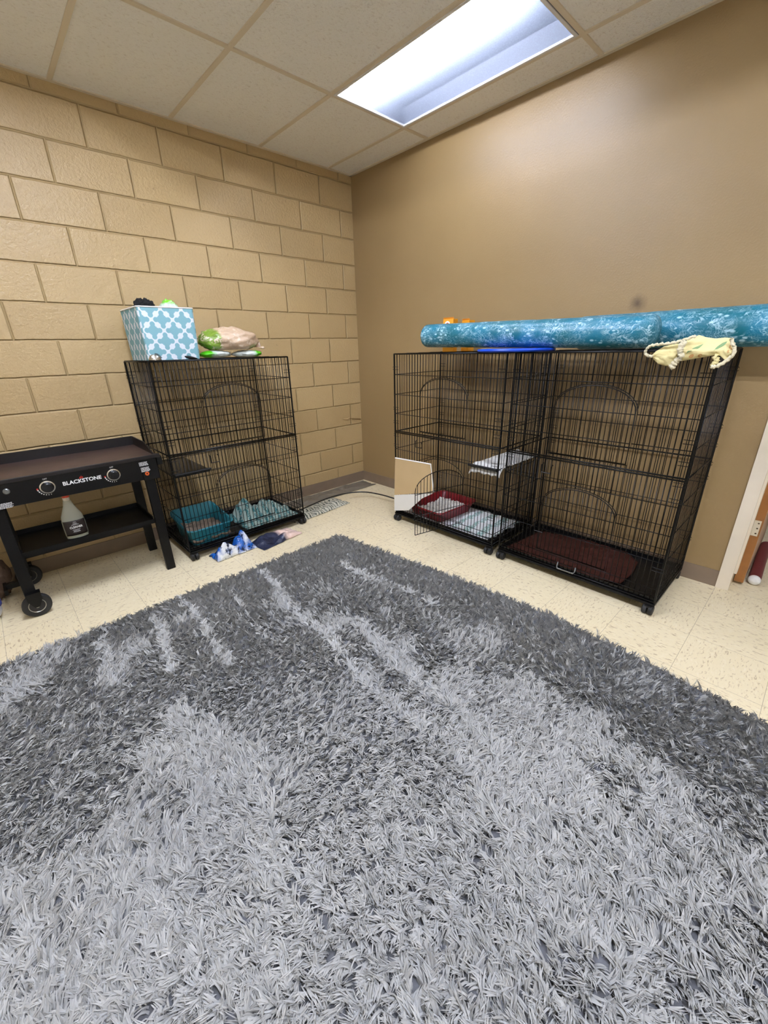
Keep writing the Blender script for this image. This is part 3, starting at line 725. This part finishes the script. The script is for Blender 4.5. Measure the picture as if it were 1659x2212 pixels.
def blob(name, m, loc, rx, ry, rz, seed=0, amp=.15, fs=3.5, nu=40, nv=24, flat=0, parent=None, wr=0):
    b = MB()
    def fn(u, v):
        a = 2*PI*u; p = PI*(v-.5)
        x, y, z = math.cos(p)*math.cos(a), math.cos(p)*math.sin(a), math.sin(p)
        k = 1+amp*noise.noise(Vector((x*fs+seed, y*fs, z*fs)))+amp*.5*noise.noise(Vector((x*fs*2.3, y*fs*2.3+seed, z*fs*2.3)))
        if wr: k += wr*abs(noise.noise(Vector((x*fs*1.2+seed*2, y*fs*3.1, z*fs*3.1))))
        zz = z*k*rz
        if flat: zz = max(zz, -rz*flat)
        return (x*k*rx, y*k*ry, zz)
    return b.grid(fn, nu, nv, True).build(name, m, parent, smooth=True, loc=loc)
o = blob('black_cloth', 'black_cloth', (-1.925, -.27, ZT+.285), .062, .09, .068, 3, .35, 3); tag(o, 'bunched black fluffy cloth sticking out of the fabric bin', 'cloth')
o = blob('green_bag', 'green_bag', (-1.785, -.28, ZT+.280), .056, .08, .070, 9, .22, 2.6, wr=.15); tag(o, 'lime green and clear plastic bag peeking out of the fabric bin', 'bag')
o = blob('food_bag', 'bread', (-1.435, -.30, ZT+.116), .205, .12, .082, 5, .13, 2.2, 56, 32, .72, wr=.10); tag(o, 'tan plastic food bag with a green end lying on the green and white packs', 'bag')
MB().grid(lambda u, v: (.185+.055*v+.01*nz(u, v, 2, 6), -.05+.08*u+.02*v*nz(u, 3, v, 5), -.045+.01*math.sin(u*9)*v+.05*v*(u-.3)), 14, 6).build('bag_tail', 'bread', o, smooth=True, solid=.002)
for nm, (px, py, pz), rx, sd, lab in (('plastic_pack', (-1.555, -.32, ZT+.03), .105, 2, 'soft green and white plastic pack under the green end of the food bag'), ('plastic_pack', (-1.325, -.33, ZT+.027), .105, 6, 'soft white pack with green end under the tail of the food bag')):
    o = blob(nm, 'wipes', (px, py, pz), rx, .075, .024, sd, .14, 3, 40, 20, .9, wr=.08); tag(o, lab, 'pack', 'green and white packs on the left cage')
    if sd == 6: o.rotation_euler = (0, 0, PI)
t = thing('comb_gadget', 'small rounded shiny grey and black gadget at the front edge of the left cage top', 'gadget', (-2.0, -.525, ZT+.006))
MB().grid(lambda u, v: (.034*math.cos(PI*u)*math.sin(PI*v), .02*math.cos(PI*v), .034*math.sin(PI*u)*math.sin(PI*v)+.001), 18, 12).build('tool_shell', 'chrome', t, smooth=True, solid=.002)
g = MB()
for k in range(6): a = PI*(.12+.06*k); g.tube([(.037*math.cos(a), -.014, .037*math.sin(a)+.002), (.037*math.cos(a), .014, .037*math.sin(a)+.002)], .002, 5)
g.build('comb_teeth', 'plastic', t)
o = blob('black_clip', 'plastic', (-1.795, -.535, ZT+.014), .042, .014, .010, 4, .1, 2, 24, 12); o.rotation_euler = (0, math.radians(14), .1)
tag(o, 'small flat black clip lying at the front edge of the left cage top', 'clip')

# inside and around the left cage
def litter_box(label, loc, rz, a, c, h, m, dip=0, back=0):
    t = thing('litter_box', label, 'litter box', loc, rz)
    b = MB(); lv = 7; prof = [(0, .86), (.15, .88), (.5, .93), (.92, 1.0), (1.0, 1.03), (1.0, 1.07), (.955, 1.08)]
    base = rrect(1, 1, .22, 6); n = len(base)
    def top(x, y):
        hh = h*(1+back*max(0, y)**2)
        if dip: hh -= h*dip*math.exp(-((x)/.5)**2)*(1 if y < -.6 else 0)*min(1, (-.6-y)/.25 if y < -.6 else 0)
        return hh
    for f, s in prof: b.v += [(x*a*s, y*c*s, top(x, y)*f) for x, y in base]
    for f, s in reversed(prof[:5]): b.v += [(x*(a*s-.005), y*(c*s-.005), max(.004, top(x, y)*f)) for x, y in base]
    R_ = len(prof)+5
    for j in range(R_-1):
        for i in range(n): b.f.append((j*n+i, j*n+(i+1) % n, (j+1)*n+(i+1) % n, (j+1)*n+i))
    b.f.append(tuple(range(n))); b.f.append(tuple((R_-1)*n+i for i in range(n)))
    b.build('basin', m, t, smooth='auto'); return t
litter_box('teal plastic litter box with a high scooped rim inside the left cage', (-1.862, -.335, .0695), 0, .155, .178, .125, 'teal', .35, .45)
o = MB().grid(lambda u, v: (-1.862+.27*(u-.5), -.335+.32*(v-.5), .11+.03*nz(u, v, 1, 4)+.02*(v-.5)), 24, 24).build('cat_litter', 'litter', None, smooth=True, solid=.02)
tag(o, 'grey clay litter filling the teal litter box', 'litter', kind='stuff')
def sheet(name, m, label, cat, fn, nu=40, nv=28, solid=.002, sub=0):
    o = MB().grid(fn, nu, nv).build(name, m, None, smooth=True, solid=solid, sub=sub); return tag(o, label, cat)
def crumple_fn(cx, cy, lx, ly, rz, h, seed, fs=9, z0=.006, edge=1):
    c, s = math.cos(rz), math.sin(rz)
    def fn(u, v):
        x, y = (u-.5)*lx, (v-.5)*ly
        x += .04*lx*nz(u*3, v*3, seed, 2); y += .05*ly*nz(u*3, v*3, seed+9, 2)
        k = abs(noise.noise(Vector((x*fs+seed, y*fs, seed))))*1.5+.5*abs(noise.noise(Vector((x*fs*2.7, y*fs*2.7+seed, 1))))
        e = (1-abs(2*u-1)**4)*(1-abs(2*v-1)**4)*edge+(1-edge)
        return (x, y, z0+h*k*e)
    return fn, (cx, cy, 0), (0, 0, rz)
def crumple(name, m, label, cat, cx, cy, lx, ly, rz, h, seed, fs=9, z0=.004, edge=1, solid=.0015, n=(60, 40)):
    fn, lo_, ro = crumple_fn(cx, cy, lx, ly, rz, h, seed, fs, z0, edge)
    o = MB().grid(fn, *n).build(name, m, None, smooth=True, loc=lo_, rot=ro, solid=solid); return tag(o, label, cat)
crumple('snack_wrapper', 'wrapper', 'crumpled shiny blue and white plastic bag on the floor by the teal litter box', 'bag', -1.785, -.635, .30, .14, .05, .15, 4, 6)
crumple('paper_sleeve', 'navy', 'folded sleeve, dark navy fading to pinkish white, on the floor before the left cage', 'packaging', -1.46, -.66, .36, .19, .16, .06, 12, 5)
crumple('plastic_sheet', 'teal_sheet', 'rumpled teal and clear plastic sheet inside the right half of the left cage', 'plastic sheet', -1.375, -.29, .46, .42, 0, .17, 21, 6, .07)
crumple('speckled_cloth', 'pattern', 'dark speckled cloth lying on the floor between the left cage and the room corner', 'cloth', -.90, -.385, .62, .24, .10, .05, 31, 8)
crumple('grey_sheet', 'grey_sheet', 'rumpled grey plastic sheet on the floor in the room corner', 'plastic sheet', -.56, -.135, 1.02, .21, .0, .03, 41, 5)
CB = [(-1.12, -.42), (-.99, -.40), (-.86, -.37), (-.72, -.35), (-.58, -.36), (-.46, -.41), (-.38, -.50), (-.34, -.66), (-.33, -.82), (-.30, -.95)]
def smooth_path(P, z, k=6):
    out = []
    for i in range(len(P)-1):
        p0, p1, p2, p3 = (Vector((*P[max(0, min(len(P)-1, i+d))], 0)) for d in (-1, 0, 1, 2))
        for j in range(k):
            q = j/k; out.append(.5*((2*p1)+(p2-p0)*q+(2*p0-5*p1+4*p2-p3)*q*q+(3*p1-p0-3*p2+p3)*q**3)+Vector((0, 0, z)))
    out.append(Vector((*P[-1], z))); return out
o = MB().tube(smooth_path(CB, .062), .006, 6).build('power_cable', 'cable', None, smooth=True); tag(o, 'black cable running along the floor across the room corner', 'cable')
# stub of painted wire on the block wall
o = MB().tube([(-.238, -.004, .684), (-.20, -.010, .676), (-.18, -.012, .682), (-.168, -.012, .690), (-.15, -.010, .685), (-.02, -.006, .655)], .004, 6).build('wire_stub', 'paintstub', None, smooth=True)
tag(o, 'short paint covered wire stuck to the block wall near the corner', 'wire')
# left edge of the floor
t = thing('detergent_pouch', 'white and blue plastic pouch standing on the floor left of the griddle cart', 'pouch', (-3.085, -.46, 0))
blob('pouch_body', 'whitejug', (0, 0, .10), .06, .07, .10, 3, .08, 2, parent=t)
MB().grid(lambda u, v: (.0635*math.cos(-1.9+2.6*u)*(1+.02*nz(u, v, 0, 5)), .074*math.sin(-1.9+2.6*u), .085+.085*v), 20, 8).build('pouch_label', 'bluejug', t, smooth=True, solid=.001)
o = blob('paper_bag', 'bagbrown', (-3.06, -.19, .15), .10, .10, .15, 8, .25, 3); tag(o, 'crumpled brown paper bag on the floor behind the blue and white pouch', 'bag')

# ------------------------------------------------------------------ things in the right cages
def wpad(fn): return fn
o = crumple('absorbent_pad', 'pad', 'white absorbent pad covering the tray under the maroon litter box', 'pad', -.305, -1.50, .44, .82, 0, .008, 5, 6, .072, .3, .006)
o = crumple('striped_towel', 'towel', 'white towel with pale green stripes spread beside the maroon litter box', 'towel', -.31, -1.74, .40, .36, .03, .022, 15, 8, .086, .6, .006)
litter_box('maroon plastic litter box inside the cage with the open door', (-.335, -1.355, .0865), math.radians(-3), .215, .175, .088, 'maroon')
b = MB(); rs = random.Random(4)
def litter_h(x, y): return .020+.035*max(0, nz(x*7, y*7, 3))+.018*max(0, nz(x*16, y*16, 8))
b.grid(lambda u, v: (-.335+.36*(u-.5), -1.355+.28*(v-.5), .094+litter_h(u*.36, v*.28)), 24, 20)
for k in range(420):
    x, y = rs.uniform(-.17, .17), rs.uniform(-.13, .13); z = .094+litter_h(x+.18, y+.14)+rs.uniform(0, .012); r = rs.uniform(.005, .011)
    m4 = Matrix.Translation((-.335+x, -1.355+y, z)) @ Euler((rs.random()*6, rs.random()*6, 0)).to_matrix().to_4x4()
    b.lathe([(r*.4, -r), (r, -r*.3), (r*.8, r*.6), (r*.2, r)], 6, m4)
o = b.build('paper_litter', 'litter_white', None, smooth=True); tag(o, 'fluffy white paper litter heaped in the maroon litter box', 'litter', kind='stuff')
# white cloth over the shelf of the open cage
def shelfcloth(u, v):
    y = -1.745-.235*u; x = -.565+.50*v
    z = .598+.012*abs(nz(u*4, v*6, 2))*2+.02*math.exp(-((u-.35)/.12)**2)*(.4+nz(v*5, 1, 3))
    if v < .12: z -= (.12-v)*.45; x = max(x, -.548)+.004
    if u < .10: z -= (.10-u)*.35*(.5+abs(nz(v*9, 4, 1)))
    return (x, y, z)
o = sheet('shelf_cloth', 'white_cloth', 'rumpled white cloth draped over the small shelf between the two right cages', 'cloth', shelfcloth, 40, 50, .004)
# brown fleece blanket
PB = [(-.528, -2.07), (-.14, -2.11), (-.07, -2.40), (-.075, -2.66), (-.17, -2.75), (-.33, -2.77), (-.50, -2.76), (-.535, -2.60), (-.54, -2.38)]
def blanket(u, v):
    a = 2*PI*u; k = (a/(2*PI))*len(PB); i = int(k) % len(PB); f = k-int(k)
    p = Vector(PB[i]).lerp(Vector(PB[(i+1) % len(PB)]), f); c = Vector((-.31, -2.43))
    q = c.lerp(p, v)
    return (q.x, q.y, .078+.016*v*0+.042*abs(nz(q.x*9, q.y*9, 3))*(1.05-v)+.012*abs(nz(q.x*24, q.y*24, 7))+.018*(1-v))
o = MB().grid(blanket, 72, 18, True).build('fleece_blanket', 'blanket', None, smooth=True, solid=.008); tag(o, 'dark brown fleece blanket on the black tray of the cage nearest the doorway', 'blanket')
# tan card with white edge on the left end of the open cage
t = thing('card_sheet', 'tan card with a white edge leaning at the left end of the open cage', 'card', (-.585, -1.07, 0))
def cardp(z0, z1, y0, y1, x, th): return MB().box(x-th, -y1, z0, x, -y0, z1)
MB().prism([(.0, .225), (.405, .345), (.375, .545), (.015, .532)], 0, .004, Matrix(((0, 0, -1, 0), (-1, 0, 0, 0), (0, 1, 0, 0), (0, 0, 0, 1)))).build('card_face', 'card', t)
MB().tube([(-.002, -.015, .534), (-.002, -.375, .548), (-.002, -.405, .345)], .006, 4).build('card_edge', 'card_edge', t)
MB().prism([(.0, .09), (.16, .135), (.30, .27), (.405, .335), (.0, .225)], .004, .006, Matrix(((0, 0, -1, 0), (-1, 0, 0, 0), (0, 1, 0, 0), (0, 0, 0, 1)))).build('card_lining', 'card_edge', t)

# ------------------------------------------------------------------ on top of the right cages
def roll(label, x, y0, y1, z0, z1, r0, r1):
    L = y0-y1; prof = []
    for k in range(0, 7): a = PI/2*k/6; prof.append((max(.004, r0-.035+.035*math.sin(a)), .035*(1-math.cos(a))))
    for k in range(1, 24): q = k/24; prof.append((r0+(r1-r0)*q+.0025*math.sin(q*40)*nz(q*8, 2, 5), .035+(L-.07)*q))
    for k in range(0, 7): a = PI/2*k/6; prof.append((max(.004, r1-.05+.05*math.cos(a)), L-.035+.035*math.sin(a)))
    b = MB().lathe(prof, 40)
    o = b.build('foam_roll', 'water', None, smooth='auto', loc=(x, y0, z0))
    o.rotation_euler = Vector((0, y1-y0, z1-z0)).to_track_quat('Z', 'X').to_euler()
    return tag(o, label, 'foam roll', 'blue water print foam rolls')
roll('blue water print foam roll lying across both right cages, its ends both in view', -.40, -1.215, -2.67, 1.404, 1.3755, .074, .075)
roll('blue water print foam roll behind the other one, running out at the right edge', -.195, -2.20, -3.34, 1.385, 1.386, .087, .088)
o = MB().lathe([(.19, 0), (.215, .002), (.222, .009), (.218, .017), (.19, .0185), (.02, .0185), (.0, .0185)], 48).build('plastic_disc', 'blue', None, smooth='auto', loc=(-.44, -1.955, ZT+.0045)); tag(o, 'flat bright blue plastic disc under the foam roll on the right cages', 'disc')
for (px, py, w_, dp, h, rz, lab) in ((-.24, -1.31, .085, .06, .215, .1, 'orange carton with a white round emblem standing behind the foam roll'), (-.13, -1.385, .075, .055, .205, -.2, 'orange carton with its flap up behind the first orange carton')):
    t = thing('carton', lab, 'carton', (px, py, ZT+.006), rz-PI/2, 'orange cartons on the right cage')
    MB().box(-w_/2, -dp/2, 0, w_/2, dp/2, h, bev=.002).build('carton_body', 'box_orange', t)
    if w_ > .08:
        MB().lathe([(.022, 0), (.022, .0008)], 24, Matrix.Translation((-.006, -dp/2-.0002, h-.035)) @ Matrix.Rotation(PI/2, 4, 'X')).build('emblem', 'ink', t)
        MB().lathe([(.012, 0), (.012, .0008)], 20, Matrix.Translation((-.006, -dp/2-.001, h-.035)) @ Matrix.Rotation(PI/2, 4, 'X')).build('emblem_centre', 'orange', t)
    MB().box(-w_/2, -dp/2, 0, w_/2, -dp/2+.001, .03, Matrix.Translation((0, dp*.2, h-.002)) @ Matrix.Rotation(.5, 4, 'X')).build('flap', 'box_side', t)
# yellow cloth hanging over the front edge
def px_yz(sx, sy):      # outline traced on the cage front, metres
    return (-2.679-(sx-650)*.000437, 1.289-(sy-560)*.000446)
TOPC = [(715, 595), (745, 560), (800, 515), (870, 498), (940, 490), (1000, 450), (1060, 420), (1120, 440), (1200, 455), (1270, 448), (1325, 455), (1345, 510), (1385, 565)]
BOTC = [(718, 602), (740, 630), (790, 672), (850, 690), (905, 690), (950, 650), (1000, 640), (1090, 622), (1170, 606), (1240, 592), (1280, 600), (1330, 640), (1372, 590)]
def yc(u, v):
    k = u*(len(TOPC)-1); i = min(int(k), len(TOPC)-2); f = k-i; f = f*f*(3-2*f)*.5+f*.5
    a = Vector(TOPC[i]).lerp(Vector(TOPC[i+1]), f); c = Vector(BOTC[i]).lerp(Vector(BOTC[i+1]), f)
    p = a.lerp(c, v); y, z = px_yz(p.x, p.y)
    x = -.572-.022*math.sin(PI*min(1, v*1.0))*math.sin(PI*u)-.010*nz(u*6, v*3, 4)-.006*nz(u*15, v*6, 9)
    if z > ZT+.004: x = max(x, -.572+(z-ZT)*.6)
    return Vector((x, y, z))
t = thing('swim_diaper', 'pale yellow baby cloth with leaf print hanging over the front edge of the right cage', 'baby garment', (0, 0, 0))
MB().grid(yc, 60, 18).build('cloth_body', 'yellow', t, smooth=True, solid=.004)
def pl(pts, x=-.585): return [(x-.004*nz(a*.01, c*.01, 3), *px_yz(a, c)) for a, c in pts]
def dens(P, k=5):
    out = []
    for i in range(len(P)-1):
        p0, p1, p2, p3 = (Vector(P[max(0, min(len(P)-1, i+d))]) for d in (-1, 0, 1, 2))
        for j in range(k):
            q = j/k; out.append(.5*((2*p1)+(p2-p0)*q+(2*p0-5*p1+4*p2-p3)*q*q+(3*p1-p0-3*p2+p3)*q**3))
    out.append(Vector(P[-1])); return out
def ruff(P, r, seed): 
    P = dens(P, 6); return MB().tube([p+Vector((0, 0, .0022*math.sin(i*2.1))) for i, p in enumerate(P)], [r*(1+.35*math.sin(i*1.7+seed)*nz(i*.7, seed, 1)+.15*math.sin(i*2.3)) for i in range(len(P))], 8)
ruff(pl([(735, 605), (690, 595), (660, 570), (668, 530), (700, 503), (780, 492), (880, 483), (970, 458), (1060, 425)], -.588), .0060, 1).build('leg_band', 'ruffle', t, smooth=True)
ruff(pl([(985, 465), (965, 540), (985, 600), (950, 650), (925, 705)], -.602), .0125, 2).build('ruffle', 'ruffle', t, smooth=True)
ruff(pl([(1330, 455), (1380, 565), (1340, 640), (1275, 690), (1235, 690)], -.584), .0075, 3).build('ruffle', 'ruffle', t, smooth=True)
ruff(pl([(1240, 600), (1262, 640), (1240, 690)], -.575), .011, 5).build('waist_fold', 'yellow', t, smooth=True)
for (u0, v0, u1, v1, wd) in ((.50, .72, .60, .30, .022), (.72, .72, .80, .18, .030)):
    b = MB()
    for s in (-1, 1):
        n_ = 8; vs = []
        for k in range(n_+1):
            q = k/n_; uu, vv = u0+(u1-u0)*q, v0+(v1-v0)*q; e = wd*math.sin(PI*q)
            for d_ in (0.08, 1):
                p = yc(uu+s*e*d_, vv); vs.append(p+Vector((-.0035, 0, 0)))
        b.add(vs, [(2*k, 2*k+1, 2*k+3, 2*k+2) for k in range(n_)])
    b.build('leaf_print', 'leaf', t, solid=.0006)
for uu, vv in ((.885, .25), (.905, .45), (.93, .22), (.55, .86), (.62, .9)):
    vs = [yc(uu+.016*math.cos(a), vv+.09*math.sin(a))+Vector((-.0035, 0, 0)) for a in [2*PI*k/8 for k in range(8)]]; MB().add(vs, [tuple(range(8))]).build('flower_print', 'dot', t, solid=.0006)

# ------------------------------------------------------------------ by the doorway
t = thing('draft_tube', 'maroon vinyl tube with white end lying on the floor along the open door', 'tube', (.16, -3.268, .030))
MB().tube([(.008, 0, 0), (.30, .008, 0), (.62, .012, 0)], .029, 20).build('tube_body', 'maroon_tube', t, smooth='auto')
MB().lathe([(.002, -.012), (.016, -.010), (.026, -.004), (.030, .006), (.0295, .012)], 20, Matrix.Rotation(PI/2, 4, 'Y')).build('end_cap', 'white_cloth', t, smooth='auto')
